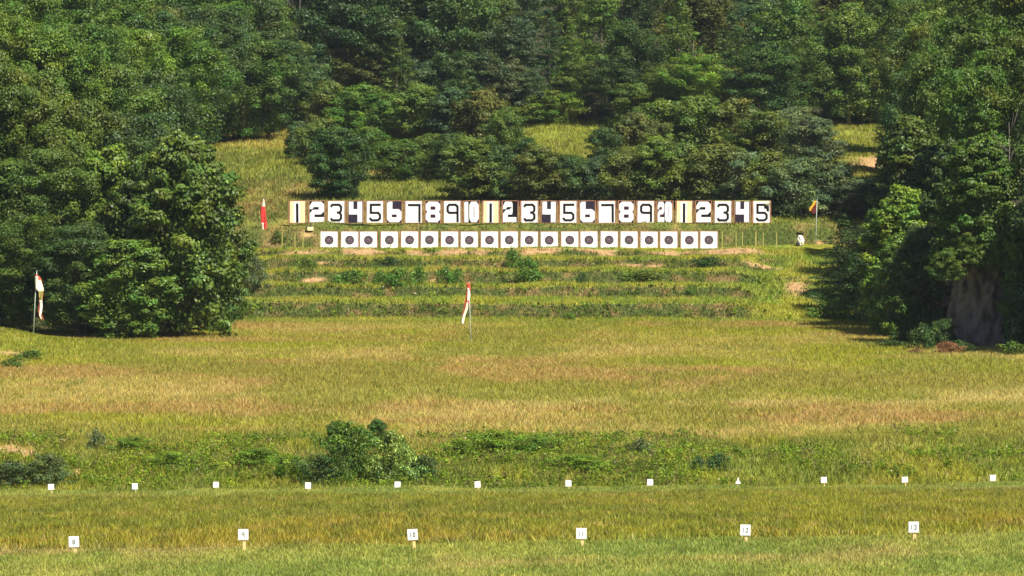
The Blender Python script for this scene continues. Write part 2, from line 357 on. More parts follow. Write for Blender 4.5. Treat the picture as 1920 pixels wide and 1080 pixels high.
# ---------------------------------------------------------------- tree prototypes (unit: metres at scale 1)
def crown_mesh(name, R, Hh, base, ncl, npl, leaf, seed, flat=.55, top=.55, lobes=.25, shape='round', rc=(.2,.34), asp=.55, tints=((1,1,1),), fill=.25, glint=0):
    r = np.random.default_rng(seed); P = []; N = []; T = []
    ph = r.uniform(0, 6.28, 6)
    def env(t, th):
        if shape == 'round': e = np.sqrt(np.clip(1-((t-.45)/.57)**2, 0.02, 1))
        elif shape == 'cone': e = np.clip((1-t)**.75*1.05, .03, 1)*np.clip(t*8+.4, 0, 1)
        elif shape == 'dome': e = np.sqrt(np.clip(1-(t/1.02)**2.2, .02, 1))
        else: e = np.sqrt(np.clip(1-((t-.62)/.45)**2, 0.05, 1))
        return R*e*(1+lobes*(np.sin(2*th+ph[0]+t*3)*.5+np.sin(3*th+ph[1]-t*5)*.35+np.sin(5*th+ph[2]+t*9)*.25))
    cen = []
    for i in range(ncl):
        t = r.uniform(0, 1)**(.8 if shape != 'cone' else 1.35); th = r.uniform(0, 6.28)
        fr = 1 if r.uniform() < .72 else r.uniform(.3, .8)
        q = r.uniform(*rc)*R*(1 if shape != 'cone' else (1.15-t*.8))
        er = max(0, env(t, th)*fr-q*.6)
        c = np.array([math.cos(th)*er, math.sin(th)*er, base+t*(Hh-base)-(q*.3 if t > .8 else 0)]); cen.append(c)
        n = int(npl*(q/(R*(rc[0]+rc[1])/2))**1.6*r.uniform(.7, 1.3))+6
        v = r.normal(0, 1, (n, 3)); v /= np.linalg.norm(v, axis=1, keepdims=True)
        v[:,2] = np.where(v[:,2] < -.6, -v[:,2]*.9, v[:,2])
        rad = q*(1-np.abs(r.normal(0, .33, n)))[:, None]; ud = np.array([math.cos(th)*.8, math.sin(th)*.8, .55])+r.normal(0, .35, 3); ud /= np.linalg.norm(ud)
        sub = 1+.22*np.sin(v[:,0:1]*7+i)*np.sin(v[:,1:2]*7+i*2)+.15*np.sin(v[:,2:3]*9+i)
        p = c+v*rad*sub*np.array([1, 1, flat])*.88+ud*(v@ud)[:, None]*rad*r.uniform(.2, .75)
        P.append(p); N.append(v*.95+np.array([0, 0, .5])+r.normal(0, .4, (n, 3)))
        ti = np.array(tints[r.integers(0, len(tints))])*r.normal(1, .13); T.append(np.tile(ti, (n, 1))*r.normal(1, .11, (n, 1)).clip(.6, 1.5))
    nf = int(sum(len(p) for p in P)*fill)
    t = r.uniform(0, .95, nf); th = r.uniform(0, 6.28, nf); er = env(t, th)*np.sqrt(r.uniform(0, 1, nf))*.82
    P.append(np.stack([np.cos(th)*er, np.sin(th)*er, base+t*(Hh-base)*.97], 1)); N.append(r.normal(0, .8, (nf, 3))+np.array([0, 0, .5])); T.append(np.ones((nf, 3))*.85)
    P = np.concatenate(P); N = np.concatenate(N); T = np.concatenate(T)
    V = leaf_quads(P, N, leaf*r.uniform(.6, 1.35, len(P)), r, asp)
    V[:,:,2] = np.maximum(V[:,:,2], .0)
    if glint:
        k = r.uniform(0, 1, len(P)) < glint; T[k] = np.array([2.6, 2.2, 2.2])*(1 if leaf > .3 else 1.35)  # random leaves tinted lighter: painted sun glints on trees, pale leaves on the bush
    me = mesh_np(name, V.reshape(-1, 3), np.arange(len(P)*4).reshape(-1, 4), M_LEAF, T, 'tint')
    return me, cen
def trunk_mesh(name, Hh, r0, cen, seed, base=0, n=7):
    r = random.Random(seed); m = MB(); pts = []; k = 6
    for i in range(k): f = i/(k-1); pts.append((math.sin(f*3+seed)*.15*Hh*.1, math.cos(f*2.3+seed)*.1*Hh*.1, -0.4+f*Hh*.86))
    m.tube(pts, [r0*(1-.85*(i/(k-1))**.9)*(1.25 if i == 0 else 1) for i in range(k)], 8)
    for c in sorted([[float(q) for q in c] for c in cen], key=lambda c: r.random())[:n]:
        z = min(c[2]*.75, Hh*.75); f = (z+.4)/(Hh*.86); x0 = math.sin(f*3+seed)*.15*Hh*.1; y0 = math.cos(f*2.3+seed)*.1*Hh*.1
        mid = (x0+(c[0]-x0)*.5, y0+(c[1]-y0)*.5, z+(c[2]-z)*.35+.1)
        m.tube([(x0, y0, z), mid, tuple(float(q) for q in c)], [r0*.38*(1-f*.5), r0*.25*(1-f*.5), r0*.08], 5)
    return m.mesh(name, M_BARK, True)
TG = ((1,1,1),(.8,.92,.85),(1.18,1.16,.95),(.9,1.02,1.25),(1.04,1.0,.9))
P_ = {}
def proto(key, Hh, r0, **kw):
    me, cen = crown_mesh('crown_'+key, Hh=Hh, **kw); P_[key] = (me, trunk_mesh('trunk_'+key, Hh, r0, cen, kw['seed']))
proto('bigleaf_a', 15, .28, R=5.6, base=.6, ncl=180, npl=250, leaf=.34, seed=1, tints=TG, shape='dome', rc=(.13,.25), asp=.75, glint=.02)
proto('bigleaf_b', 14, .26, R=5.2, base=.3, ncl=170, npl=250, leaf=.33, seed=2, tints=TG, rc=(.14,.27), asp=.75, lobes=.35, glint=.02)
proto('fine_a', 16, .28, R=5.4, base=1.5, ncl=150, npl=320, leaf=.25, seed=3, tints=TG, rc=(.15,.3), flat=.62)
proto('fine_b', 17, .28, R=4.8, base=1.5, ncl=150, npl=310, leaf=.25, seed=4, tints=TG, rc=(.16,.3), flat=.65, lobes=.4, shape='top')
proto('forest_a', 17, .28, R=5.0, base=1.5, ncl=95, npl=300, leaf=.31, seed=5, tints=TG, rc=(.2,.36), flat=.66)
proto('forest_b', 19, .3, R=4.6, base=2.0, ncl=95, npl=290, leaf=.31, seed=6, tints=TG, rc=(.2,.36), flat=.7, lobes=.4)
proto('forest_c', 16, .26, R=5.4, base=1.0, ncl=100, npl=290, leaf=.32, seed=7, tints=TG, rc=(.18,.32), flat=.6, lobes=.3, shape='top')
proto('conifer', 14, .2, R=3.4, base=.3, ncl=120, npl=130, leaf=.26, seed=8, tints=TG, rc=(.18,.34), flat=.42, shape='cone', asp=.35)
proto('shrub_a', 5.2, .1, R=3.0, base=.05, ncl=70, npl=290, leaf=.20, seed=9, tints=TG, rc=(.18,.36), shape='dome', flat=.6)
proto('shrub_b', 6.5, .12, R=2.6, base=.1, ncl=70, npl=290, leaf=.20, seed=10, tints=TG, rc=(.2,.38), shape='round', flat=.62)
proto('shrub_c', 5.8, .1, R=3.2, base=.05, ncl=80, npl=290, leaf=.21, seed=12, tints=TG, rc=(.16,.32), shape='dome', flat=.6, lobes=.4)
proto('bush_a', 3.2, .05, R=2.6, base=0, ncl=60, npl=120, leaf=.20, seed=13, tints=TG, rc=(.15,.3), shape='dome', flat=.6, lobes=.4, asp=.5)
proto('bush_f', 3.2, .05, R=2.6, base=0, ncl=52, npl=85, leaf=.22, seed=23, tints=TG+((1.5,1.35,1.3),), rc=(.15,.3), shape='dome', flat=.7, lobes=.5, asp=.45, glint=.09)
proto('bush_c', 3.2, .05, R=2.6, base=0, ncl=46, npl=95, leaf=.21, seed=24, tints=TG, rc=(.13,.3), shape='dome', flat=.8, lobes=.7, asp=.4)
proto('bush_b', 1.0, .02, R=.8, base=0, ncl=22, npl=45, leaf=.12, seed=14, tints=TG, rc=(.25,.45), shape='dome', flat=.7, lobes=.4)
proto('sapling', 4.5, .06, R=1.1, base=.3, ncl=34, npl=60, leaf=.36, seed=15, tints=TG, rc=(.35,.6), shape='cone', flat=.7, asp=.7)
ntree = 0
CLIFFTOP = 'on top of the clay cliff'
def plant(name, key, x, d, hgt, wid, col, label, cat, group=None, dz=0, rz=None, rand=random):
    """one tree: root Empty > crown, trunk; hgt, wid are scale factors"""
    global ntree; ntree += 1
    t = thing(name, (x, d, h1(x, d)-.1+dz), label, cat, group, rz=rand.uniform(0, 6.28) if rz is None else rz)
    t.scale = (wid, wid, hgt)
    if CLIFFTOP in label: t.location.z = 1.4
    cr = link('crown' if cat == 'tree' else 'foliage', P_[key][0], t); cr.color = (*col, 1)
    link('trunk' if cat == 'tree' else 'stem', P_[key][1], t)
    return t

def clr(base, v=.12):
    f = random.uniform(1-v, 1+v); return tuple(max(.005, c*f*random.uniform(.93, 1.07)) for c in base)
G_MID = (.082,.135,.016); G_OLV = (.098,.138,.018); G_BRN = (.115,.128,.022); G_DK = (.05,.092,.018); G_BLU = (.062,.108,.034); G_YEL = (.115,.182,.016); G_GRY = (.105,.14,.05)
def cword(c):
    for b, wd in ((G_MID,'mid green'),(G_OLV,'olive green'),(G_BRN,'brownish olive'),(G_DK,'dark green'),(G_BLU,'blue green'),(G_YEL,'bright green'),(G_GRY,'grey green')):
        if c is b: return wd
BN = ['1','2','3','4','5','6','7','8','9','10']
def anchor(px):
    """a place along the row of number boards"""
    if px < 330: return 'above the left tree mass'
    if px < 520: return 'over the open left slope'
    if px > 1640: return 'above the right tree mass'
    if px > 1470: return 'right of the last board'
    i = int(round((px-558)/36.3)); i = max(0, min(24, i))
    return 'above board %s of the %s ten' % (BN[i % 10], ('first','second','third')[i//10]) if i < 20 else 'above board %s of the last five' % BN[i % 10]

# ---- far forest on the hill
kinds = ['forest_a','forest_b','forest_c','forest_a','forest_b','conifer','conifer']
rowname = {0:'lowest row', 1:'second wood row', 2:'midway uphill', 3:'high uphill', 4:'near the hilltop', 5:'at the top'}
rows = [(706, 7.5), (722, 8), (742, 8.5), (764, 9), (788, 9.5), (815, 10)]
for ri, (dd, sp) in enumerate(rows):
    x = -dd/10*1.05-4+random.uniform(0, 4)
    while x < dd/10*1.05+4:
        d = dd+random.uniform(-6, 6); px = 960+x*F/d
        if ri == 0 and px < 540: d -= 34          # the wood comes lower on the left
        if ri == 1 and px < 540: d -= 26
        col = random.choice([G_MID, G_OLV, G_DK, G_BLU, G_DK, G_DK, G_BRN if px > 560 and ri < 3 else G_BLU]); key = random.choice(kinds)
        s = random.uniform(.7, 1.15)*(1.3 if key == 'conifer' else 1)
        if 430 < px < 740 and ri > 0 or 1380 < px < 1470: col = random.choice([G_DK, G_BLU, G_DK])
        kw = 'broad tree' if key != 'conifer' else 'pointed conifer'
        sz = 'tall' if s > 1.0 else ('low' if s < .85 else 'medium')
        lab = '%s %s %s %s, %s' % (sz, cword(col), kw, rowname[ri], anchor(px).replace('above the left tree mass','over the left mass').replace('above the right tree mass','over the right mass'))
        plant('forest_tree' if key != 'conifer' else 'forest_conifer', key, x, d, s*random.uniform(.9, 1.1), s*random.uniform(.95, 1.25), clr(col, .30), lab, 'tree', 'trees of the far wood on the hill')
        x += sp*random.uniform(.75, 1.15)

# ---- shrubs and young trees on the slope behind the boards: (px, d, key, hs, ws, colour)
S = []
def shrub(px, py, w_px, h_px, key, col, d0=554, d1=705, word=None):
    x, d = at(px, py, d0, d1); H0 = {'shrub_a':5.2,'shrub_b':6.5,'shrub_c':5.8,'forest_a':17,'forest_c':16,'conifer':14,'sapling':4.5,'fine_a':16,'forest_b':19,'bush_a':3.2,'bush_c':3.2,'bush_f':3.2,'bush_b':1.0}[key]
    R0 = {'shrub_a':3.,'shrub_b':2.6,'shrub_c':3.2,'forest_a':5.,'forest_c':5.4,'conifer':3.4,'sapling':1.1,'fine_a':5.4,'forest_b':4.6,'bush_a':2.6,'bush_c':2.6,'bush_f':2.6,'bush_b':.8}[key]
    m = F/d; return x, d, key, h_px/m/H0, w_px/m/2/R0, col, px, word
SH = [ # isolated and front ones
 (632,368,100,128,'shrub_b',G_DK),(648,372,60,60,'shrub_a',G_DK),(560,300,60,70,'shrub_a',G_BLU),(600,312,90,90,'shrub_c',G_OLV),(690,318,90,80,'shrub_c',G_MID),(745,338,110,75,'shrub_a',G_MID),
 (800,330,80,80,'shrub_c',G_OLV),(850,340,90,90,'shrub_b',G_DK),(880,378,110,120,'shrub_b',G_OLV),(930,382,90,110,'shrub_c',G_DK),(975,384,70,90,'conifer',G_YEL),(1010,384,110,110,'shrub_b',G_BRN),
 (1070,386,100,90,'shrub_a',G_DK),(1120,386,90,95,'shrub_c',G_BLU),(1135,335,62,95,'shrub_b',G_DK),(1175,388,110,110,'shrub_a',G_BRN),(1230,388,120,130,'shrub_b',G_OLV),(1290,388,110,120,'shrub_c',G_OLV),
 (1320,390,60,55,'shrub_a',G_YEL),(1350,390,120,120,'shrub_b',G_BRN),(1400,395,110,110,'shrub_c',G_GRY),(1450,400,120,110,'shrub_a',G_OLV),(1500,405,130,110,'shrub_c',G_GRY),(1555,405,120,95,'shrub_a',G_GRY),
 (1605,408,100,72,'shrub_c',G_GRY),(1650,412,80,80,'shrub_b',G_BLU),
 # second tier
 (575,258,90,120,'shrub_b',G_DK),(625,262,100,110,'shrub_c',G_OLV),(680,270,110,110,'shrub_b',G_MID),(735,280,110,100,'shrub_a',G_MID),(790,280,110,120,'shrub_b',G_OLV),(850,285,110,120,'shrub_b',G_BLU),
 (905,300,110,130,'shrub_b',G_BRN),(950,310,90,110,'shrub_c',G_MID),(985,330,70,70,'shrub_a',G_DK),(1060,340,100,52,'shrub_c',G_OLV),(1200,320,110,110,'shrub_c',G_BRN),(1250,310,120,120,'shrub_b',G_OLV),(1310,310,120,130,'shrub_b',G_MID),
 (1370,310,120,125,'shrub_c',G_BRN),(1430,320,110,110,'shrub_b',G_OLV),(1485,315,120,115,'shrub_c',G_GRY),(1522,330,100,110,'shrub_b',G_GRY),(1583,352,44,34,'shrub_a',G_GRY),
 # third tier up to the wood
 (545,225,110,150,'forest_c',G_DK),(600,215,110,140,'forest_a',G_BRN),(672,215,120,140,'forest_c',G_BRN),(740,225,110,120,'shrub_b',G_BLU),(800,230,110,120,'shrub_c',G_BLU),(860,228,90,140,'forest_a',G_DK),
 (900,215,100,130,'forest_b',G_BLU),(950,232,90,130,'forest_a',G_GRY),(990,230,70,100,'forest_b',G_GRY),(1040,232,110,60,'shrub_a',G_YEL),(1085,222,90,110,'forest_c',G_OLV),(1150,230,90,120,'forest_a',G_DK),
 (1200,236,110,80,'shrub_c',G_OLV),(1250,240,110,120,'forest_a',G_OLV),(1310,240,110,140,'forest_c',G_YEL),(1370,240,100,110,'shrub_b',G_BRN),(1440,250,120,170,'forest_b',G_DK),(1500,238,110,170,'forest_a',G_MID),
 (1560,228,120,190,'forest_c',G_MID),(1630,226,130,170,'forest_a',G_OLV),(1290,395,40,40,'shrub_a',G_YEL),(1410,265,40,70,'sapling',G_BLU)]
tier = lambda py: 'close behind' if py > 360 else ('partway uphill' if py > 255 else 'atop the brushy slope')
for (px, py, wp, hp, key, col) in SH:
    x, d, key, hs, ws, col, px, _ = shrub(px, py, wp, hp, key, col)
    big = key.startswith('forest'); nm = 'young_tree' if big or key in ('conifer', 'sapling') else 'shrub'
    plant(nm, key, x, d, hs, ws*1.08, clr(col, .2), '%s %s %s, %s' % (cword(col), nm.replace('_', ' ') if nm != 'shrub' else 'shrub', tier(py), anchor(px)), 'tree' if nm == 'young_tree' else 'shrub', 'brush on the slope behind the boards')

# ---- forest on the left of the slope, just above the open grass
for (px, d, key, hs, ws, col) in [(350,640,'fine_a',1.0,1.2,G_DK),(400,655,'fine_b',1.05,1.2,G_DK),(455,668,'fine_a',.9,1.1,G_MID),(505,672,'fine_b',.85,1.1,G_DK),(310,620,'fine_b',1.1,1.2,G_DK),(365,672,'fine_a',1.3,1.3,G_MID),(430,690,'fine_b',1.4,1.4,G_DK),(485,698,'fine_a',1.2,1.2,G_MID)]:
    plant('broadleaf_tree', key, pxx(px, d), d, hs, ws, clr(col), '%s spreading tree above the left slope, %s' % (cword(col), {350:'leftmost of the near row',400:'above the tip of the slope',455:'nearest its pale grass crest',505:'beside the gap to the brush',310:'half behind the big left tree',365:'in the row behind, leftmost',430:'tallest of the row behind',485:'in the row behind, rightmost'}[px]), 'tree', 'trees above the open left slope')

# ---- left tree mass
L = [ # px, d, key, h, w, colour, where
 (342,452,'bigleaf_a',1.18,1.0,(G_MID),'rightmost, large glossy leaves down to the meadow'),
 (235,446,'bigleaf_b',.62,.75,G_MID,'low one filling the foot between two bigger trees'),
 (290,466,'bigleaf_b',1.12,.85,G_MID,'standing behind the rightmost glossy tree'),
 (150,449,'fine_a',.62,.85,G_DK,'low dark one at the foot of the grassy mound'),
 (40,452,'fine_b',.62,.95,G_MID,'low one at the left edge behind the flag'),
 (200,470,'bigleaf_a',1.05,.9,G_YEL,'brightest leaves in the middle of the mass'),
 (95,468,'fine_a',.95,.9,G_MID,'second row above the flag'),
 (10,470,'bigleaf_a',.9,.9,G_MID,'second row at the left edge'),
 (250,492,'fine_b',1.05,1.0,G_DK,'third row, dark one beside the slope'),
 (150,490,'fine_a',1.1,.95,G_MID,'third row, middle'),
 (50,492,'fine_b',1.1,1.0,G_OLV,'third row, above the flag'),
 (320,505,'fine_a',.95,.9,G_MID,'third row, leaning over the open slope'),
 (-20,490,'fine_a',1.2,1.0,G_MID,'cut by the left edge, third row'),
 (210,520,'fine_a',1.15,1.05,G_MID,'fourth row, middle'),
 (110,520,'fine_b',1.15,1.05,G_MID,'fourth row, left of middle'),
 (20,520,'fine_a',1.15,1.0,G_YEL,'fourth row, left edge'),
 (290,535,'fine_b',1.1,1.05,G_DK,'fourth row, nearest the slope'),
 (160,555,'fine_b',1.15,1.1,G_MID,'fifth row, middle'),
 (60,555,'fine_a',1.2,1.1,G_MID,'fifth row, left'),
 (250,570,'fine_a',1.15,1.1,G_YEL,'fifth row, right'),
 (330,590,'fine_b',1.1,1.15,G_MID,'fifth row, beside the far wood'),
 (-10,570,'fine_b',1.25,1.1,G_OLV,'fifth row, cut by the left edge'),
 (110,600,'fine_a',1.2,1.2,G_MID,'top row, left'),(210,610,'fine_b',1.2,1.2,G_MID,'top row, middle'),(290,625,'fine_a',1.2,1.2,G_OLV,'top row, right'),(10,605,'fine_b',1.2,1.2,G_YEL,'top left corner of the view'),
 (395,478,'bigleaf_b',.80,.62,G_MID,'small one tucked behind the right flank of the glossy tree'),
]
for (px, d, key, h, w_, col, wh) in L:
    plant('broadleaf_tree', key, pxx(px, d), d, h, w_, clr(col, .17), '%s tree, left mass, %s' % (cword(col), wh), 'tree', 'trees of the left tree mass')
# ---- right tree mass: dark green leaf colours stand in for canopy shade
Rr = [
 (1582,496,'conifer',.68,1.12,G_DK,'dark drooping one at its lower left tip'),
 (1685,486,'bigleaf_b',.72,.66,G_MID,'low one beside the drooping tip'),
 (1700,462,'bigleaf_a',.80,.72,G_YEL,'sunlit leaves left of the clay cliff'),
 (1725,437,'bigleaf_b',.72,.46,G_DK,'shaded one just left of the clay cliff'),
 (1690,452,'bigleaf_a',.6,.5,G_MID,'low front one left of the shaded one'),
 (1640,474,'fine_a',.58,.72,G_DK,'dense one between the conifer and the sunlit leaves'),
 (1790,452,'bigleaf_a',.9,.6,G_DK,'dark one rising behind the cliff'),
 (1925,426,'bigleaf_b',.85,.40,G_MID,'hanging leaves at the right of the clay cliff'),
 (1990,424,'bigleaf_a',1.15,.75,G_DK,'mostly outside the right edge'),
 (2080,414,'bigleaf_b',1.5,1.0,G_DK,'unseen outside the right edge, added to shade the cliff'),  # out of view, added to throw shade on the clay cliff
 (2040,430,'fine_a',1.5,1.0,G_DK,'unseen outside the right edge, added behind the shading one'),  # also out of view, added to deepen the shade on the cliff
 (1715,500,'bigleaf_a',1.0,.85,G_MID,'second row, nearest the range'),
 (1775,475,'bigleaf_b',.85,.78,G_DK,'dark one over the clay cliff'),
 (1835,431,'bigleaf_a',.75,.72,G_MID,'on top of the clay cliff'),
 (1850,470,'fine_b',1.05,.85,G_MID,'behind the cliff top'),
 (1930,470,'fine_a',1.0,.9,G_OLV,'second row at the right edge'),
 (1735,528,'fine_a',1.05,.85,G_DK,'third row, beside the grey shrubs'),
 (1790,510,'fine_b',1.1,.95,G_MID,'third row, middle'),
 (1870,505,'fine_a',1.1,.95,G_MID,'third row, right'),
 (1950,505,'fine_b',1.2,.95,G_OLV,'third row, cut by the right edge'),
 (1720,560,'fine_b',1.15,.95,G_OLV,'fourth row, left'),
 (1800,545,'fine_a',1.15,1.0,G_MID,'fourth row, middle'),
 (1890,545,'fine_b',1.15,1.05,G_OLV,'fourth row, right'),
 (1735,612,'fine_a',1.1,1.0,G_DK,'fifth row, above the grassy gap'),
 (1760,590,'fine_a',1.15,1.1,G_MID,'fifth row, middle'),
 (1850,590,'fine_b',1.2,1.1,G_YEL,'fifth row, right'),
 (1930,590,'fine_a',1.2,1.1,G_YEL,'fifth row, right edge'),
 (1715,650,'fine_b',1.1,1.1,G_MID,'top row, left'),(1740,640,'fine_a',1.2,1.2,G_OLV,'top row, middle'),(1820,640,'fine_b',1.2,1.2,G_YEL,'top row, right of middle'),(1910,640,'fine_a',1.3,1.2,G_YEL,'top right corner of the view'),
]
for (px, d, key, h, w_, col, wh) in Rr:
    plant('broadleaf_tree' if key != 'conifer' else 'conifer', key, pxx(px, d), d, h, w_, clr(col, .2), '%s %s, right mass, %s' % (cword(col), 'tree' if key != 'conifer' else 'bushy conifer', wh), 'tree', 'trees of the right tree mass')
M_SNAG = mat('pale_dead_wood', (.24,.21,.17), .85, (.15,.13,.11), 4, (2,2,.4))
for k, (px, d, hgt, dz, wh) in enumerate([(1792,466,.55,5.2,'jutting from the right mass above the clay cliff'),(1640,482,.42,2.,'beside the bushy conifer'),(235,470,.6,7.5,'high in the left mass'),(60,462,.45,4.,'low in the left mass above the flag'),(1300,700,.7,6.,'on the hill above the second ten of boards'),(560,705,.9,9.,'on the hill above the first board'),(1890,458,.6,6.5,'near the right edge')]):
    cen = [(random.uniform(-3.2, 3.2), random.uniform(-2.5, 1.5), random.uniform(6, 15)) for q in range(14)]
    me = trunk_mesh('bare_trunk', 15, .16, cen, 50+k, n=13); me.materials[0] = M_SNAG
    x = pxx(px, d); t = thing('bare_tree', (x, d, h1(x, d)+dz-3), 'pale bare branches %s' % wh, 'tree', 'bare branches among the trees', sc_=hgt); link('trunk', me, t)
# ---- the clay cliff under the right trees
def cliff():
    nx, nz = 60, 70; V = []; 
    u, v = np.meshgrid(np.linspace(0, 1, nx), np.linspace(0, 1, nz))
    top = 3.4+1.0*np.sin(u*5+1)+fbm(u*5, u*0, 107)*1.2-2.5*np.abs(u-.5)**3*4; bot = -6.6
    x = 36.6+u*9.0+(v-.5)*.8+fbm(v*4, u*2, 111)*.8; z = bot+v*(top-bot)
    n = fbm(x*.7, z*.4, 101)*2.6+np.abs(fbm(x*1.8, z*.45, 103)-.5)*3.2+fbm(x*3, z*2.5, 105)*.7+fbm(x*8, z*5, 104)*.3
    dd = 428.8+v*2.6+np.abs(u-.5)**2.5*34-n+sst(.86, 1, v)*3.5
    fr = np.stack([x.ravel(), dd.ravel(), z.ravel()], 1); bk = fr+np.array([.0, 6, -.3]); V = np.concatenate([fr, bk])
    i = (np.arange(nz-1)[:, None]*nx+np.arange(nx-1)[None, :]).ravel(); Fq = np.stack([i, i+1, i+1+nx, i+nx], 1); N = nx*nz
    B = Fq[:, ::-1]+N
    top = np.arange(nx-1)+(nz-1)*nx; Tq = np.stack([top, top+1, top+1+N, top+N], 1)
    ls = np.arange(nz-1)*nx; Lq = np.stack([ls+nx, ls, ls+N, ls+nx+N], 1); rs = ls+nx-1; Rq = np.stack([rs, rs+nx, rs+nx+N, rs+N], 1)
    bt = np.arange(nx-1); Bq = np.stack([bt+1, bt, bt+N, bt+1+N], 1)
    return mesh_np('cliff', V, np.concatenate([Fq, B, Tq, Lq, Rq, Bq]), M_CLAY, smooth=True)
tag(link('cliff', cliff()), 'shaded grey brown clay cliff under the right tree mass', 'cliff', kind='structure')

for k, (px, z_, hs, ws, wh) in enumerate([(1775,1.2,.5,.55,'over its upper left corner'),(1812,2.6,.45,.5,'over the middle of its rim'),(1872,1.9,.6,.5,'over its upper right corner'),(1910,-1.4,.75,.4,'down its right side'),(1905,-4.5,.6,.5,'at its lower right foot'),(1768,-5.2,.55,.5,'at its lower left foot')]):
    t = plant('hanging_shrub', ('shrub_a','shrub_c')[k % 2], pxx(px, 427.5), 427.8, hs, ws, clr(G_DK if z_ < 0 else G_MID), 'leafy shrub hanging on the clay cliff, %s' % wh, 'shrub', 'shrubs hanging on the clay cliff'); t.location.z = z_-.6
# ---- bushes on the bank and terraces
def bush(px, py, wp, hp, key, col, d0, d1, label, name='bush', grp=None):
    if 'leafy row' in label or 'central flag' in label or 'tallest' in label: col = (.085,.17,.018)
    x, d, key, hs, ws, col, _, _ = shrub(px, py, wp, hp, key, col, d0, d1)
    return plant(name, key, x, d, hs, ws, col, label, 'bush', grp)
BC = (.075,.15,.016)
bush(655,902,140,112,'bush_c',BC,274,300,'big dark green bush on the bank between the fourth and fifth far markers')
bush(735,904,112,96,'bush_f',(.12,.19,.035),274,300,'pale flecked bush leaning on the right side of the big dark bush')
bush(600,908,110,60,'bush_c',(.07,.125,.03),274,300,'low dark bush at the left foot of the big dark bush')
bush(790,900,70,50,'bush_a',(.07,.11,.025),274,300,'low scrub at the right foot of the pale flecked bush')
bush(632,836,44,50,'shrub_b',(.07,.135,.018),276,300,'thin sprig poking up from the top left of the big bush', 'sprig')
bush(708,836,46,52,'shrub_b',(.065,.125,.018),276,300,'dark sprig standing at the crown of the big bush', 'sprig')
bush(180,842,42,40,'bush_b',(.12,.15,.055),276,300,'small grey green bush on the bank top near the left')
bush(85,912,100,66,'bush_a',(.10,.14,.04),270,300,'grey green bush just behind the leftmost far marker')
bush(25,912,90,52,'bush_a',(.07,.105,.03),270,300,'dark bush cut by the left edge below the bare pink earth')
for k, (px, py, wp, hp, wh) in enumerate([(540,900,70,44,'left of the big dark bush'),(480,872,90,30,'long low one between the third and fourth far markers'),(860,860,80,34,'first right of the pale flecked bush'),(930,852,100,40,'middle of the leafy run right of the big bush'),(1010,850,80,34,'right end of the leafy run'),(1080,880,110,26,'low one behind the seventh far marker'),(320,880,90,30,'low one behind the second and third far markers'),(250,846,70,26,'low one on the bank top near the left')]):
    bush(px, py, wp*1.2, hp*1.2, ('bush_c','bush_a')[k % 2], ((.14,.23,.018),(.12,.205,.018))[k % 3 % 2], 272, 302, 'green bank bush, %s' % wh, 'bank_bush', 'leafy bushes along the bank')
bush(1348,882,44,36,'bush_b',(.045,.10,.025),276,300,'small dark round bush on the right part of the bank')
bush(1310,884,36,32,'bush_b',(.05,.10,.025),276,300,'smaller bush just left of the small dark round bush')
bush(1200,850,60,30,'bush_b',(.10,.12,.04),276,300,'faded low bush on the bank below the middle of the field')
for k, (px, py, wp, hp, col, wh) in enumerate([(960,505,34,36,G_DK,'tallest, below bullseye ten'),(990,508,40,24,G_DK,'just right of the tallest'),(660,536,60,28,G_MID,'leftmost of the leafy row'),(712,536,34,26,G_YEL,'pale leafed, in the leafy row'),
        (748,536,50,30,G_MID,'middle of the leafy row'),(786,534,30,32,G_MID,'right end of the leafy row'),(835,536,40,34,G_DK,'just left of the central flag'),(858,536,26,30,G_MID,'touching the central flag'),(985,532,60,26,G_MID,'right of the central flag'),(1005,528,26,22,G_DK,'dark knob right of the central flag'),
        (1092,534,20,22,G_DK,'lone small one on the second step'),(575,506,34,20,G_OLV,'low one under the first bullseyes'),(1068,600,24,14,G_YEL,'tuft at the foot of the first step'),(1297,552,22,16,G_YEL,'pale tuft at the right of the second step'),
        (730,497,34,16,G_DK,'low one on the upper step'),(1330,500,60,18,G_DK,'dark low one left of the bare earth scar'),(1210,528,80,20,G_OLV,'long low one right of the middle'),(470,545,60,60,G_GRY,'grey one at the end of the left tree mass'),(450,602,50,40,G_MID,'at the foot of the big glossy tree')]):
    bush(px, py, wp*1.1, hp*1.15, 'bush_b' if hp < 50 else 'bush_a', col, 485, 540, '%s terrace bush, %s' % (cword(col), wh), 'terrace_bush', 'bushes on the terraces')
for (px, py, wp, hp, wh) in [(1700,640,70,30,'under the trees left of the clay cliff'),(1670,652,90,16,'creeping out onto the meadow left of the clay cliff'),(1730,655,60,50,'leafy one at the foot of the clay cliff'),(1560,598,90,34,'below the drooping conifer'),(1620,602,60,26,'right of the drooping conifer foot'),(1900,668,60,30,'at the right edge under the trees'),
        (240,634,60,40,'under the left mass right of the mound'),(190,632,60,36,'under the left mass on the mound flank'),(300,608,60,60,'dry grey one between the left trees'),(25,690,50,22,'low one at the left edge below the flag'),(110,612,60,34,'behind the left flag'),(60,676,60,22,'on the mound flank below the flag'),(20,720,70,26,'at the left edge low on the mound'),(110,700,70,16,'where the mound meets the meadow'),(5,612,70,44,'dark, behind the mound at the left edge'),(40,606,60,40,'dark, behind the mound left of the flag'),(1800,662,60,26,'dark one in the cliff shade')]:
    bush(px, py, wp, hp, 'bush_b', G_GRY if 'grey' in wh else (G_DK if 'dark' in wh or 'cliff' in wh else G_MID), 395, 500, 'undergrowth bush %s' % wh, 'undergrowth_bush', 'undergrowth bushes at the tree edges')
bush(1775,664,60,26,'bush_b',(.24,.11,.05),395,500,'rusty brown dead bush at the foot of the clay cliff','dead_bush')
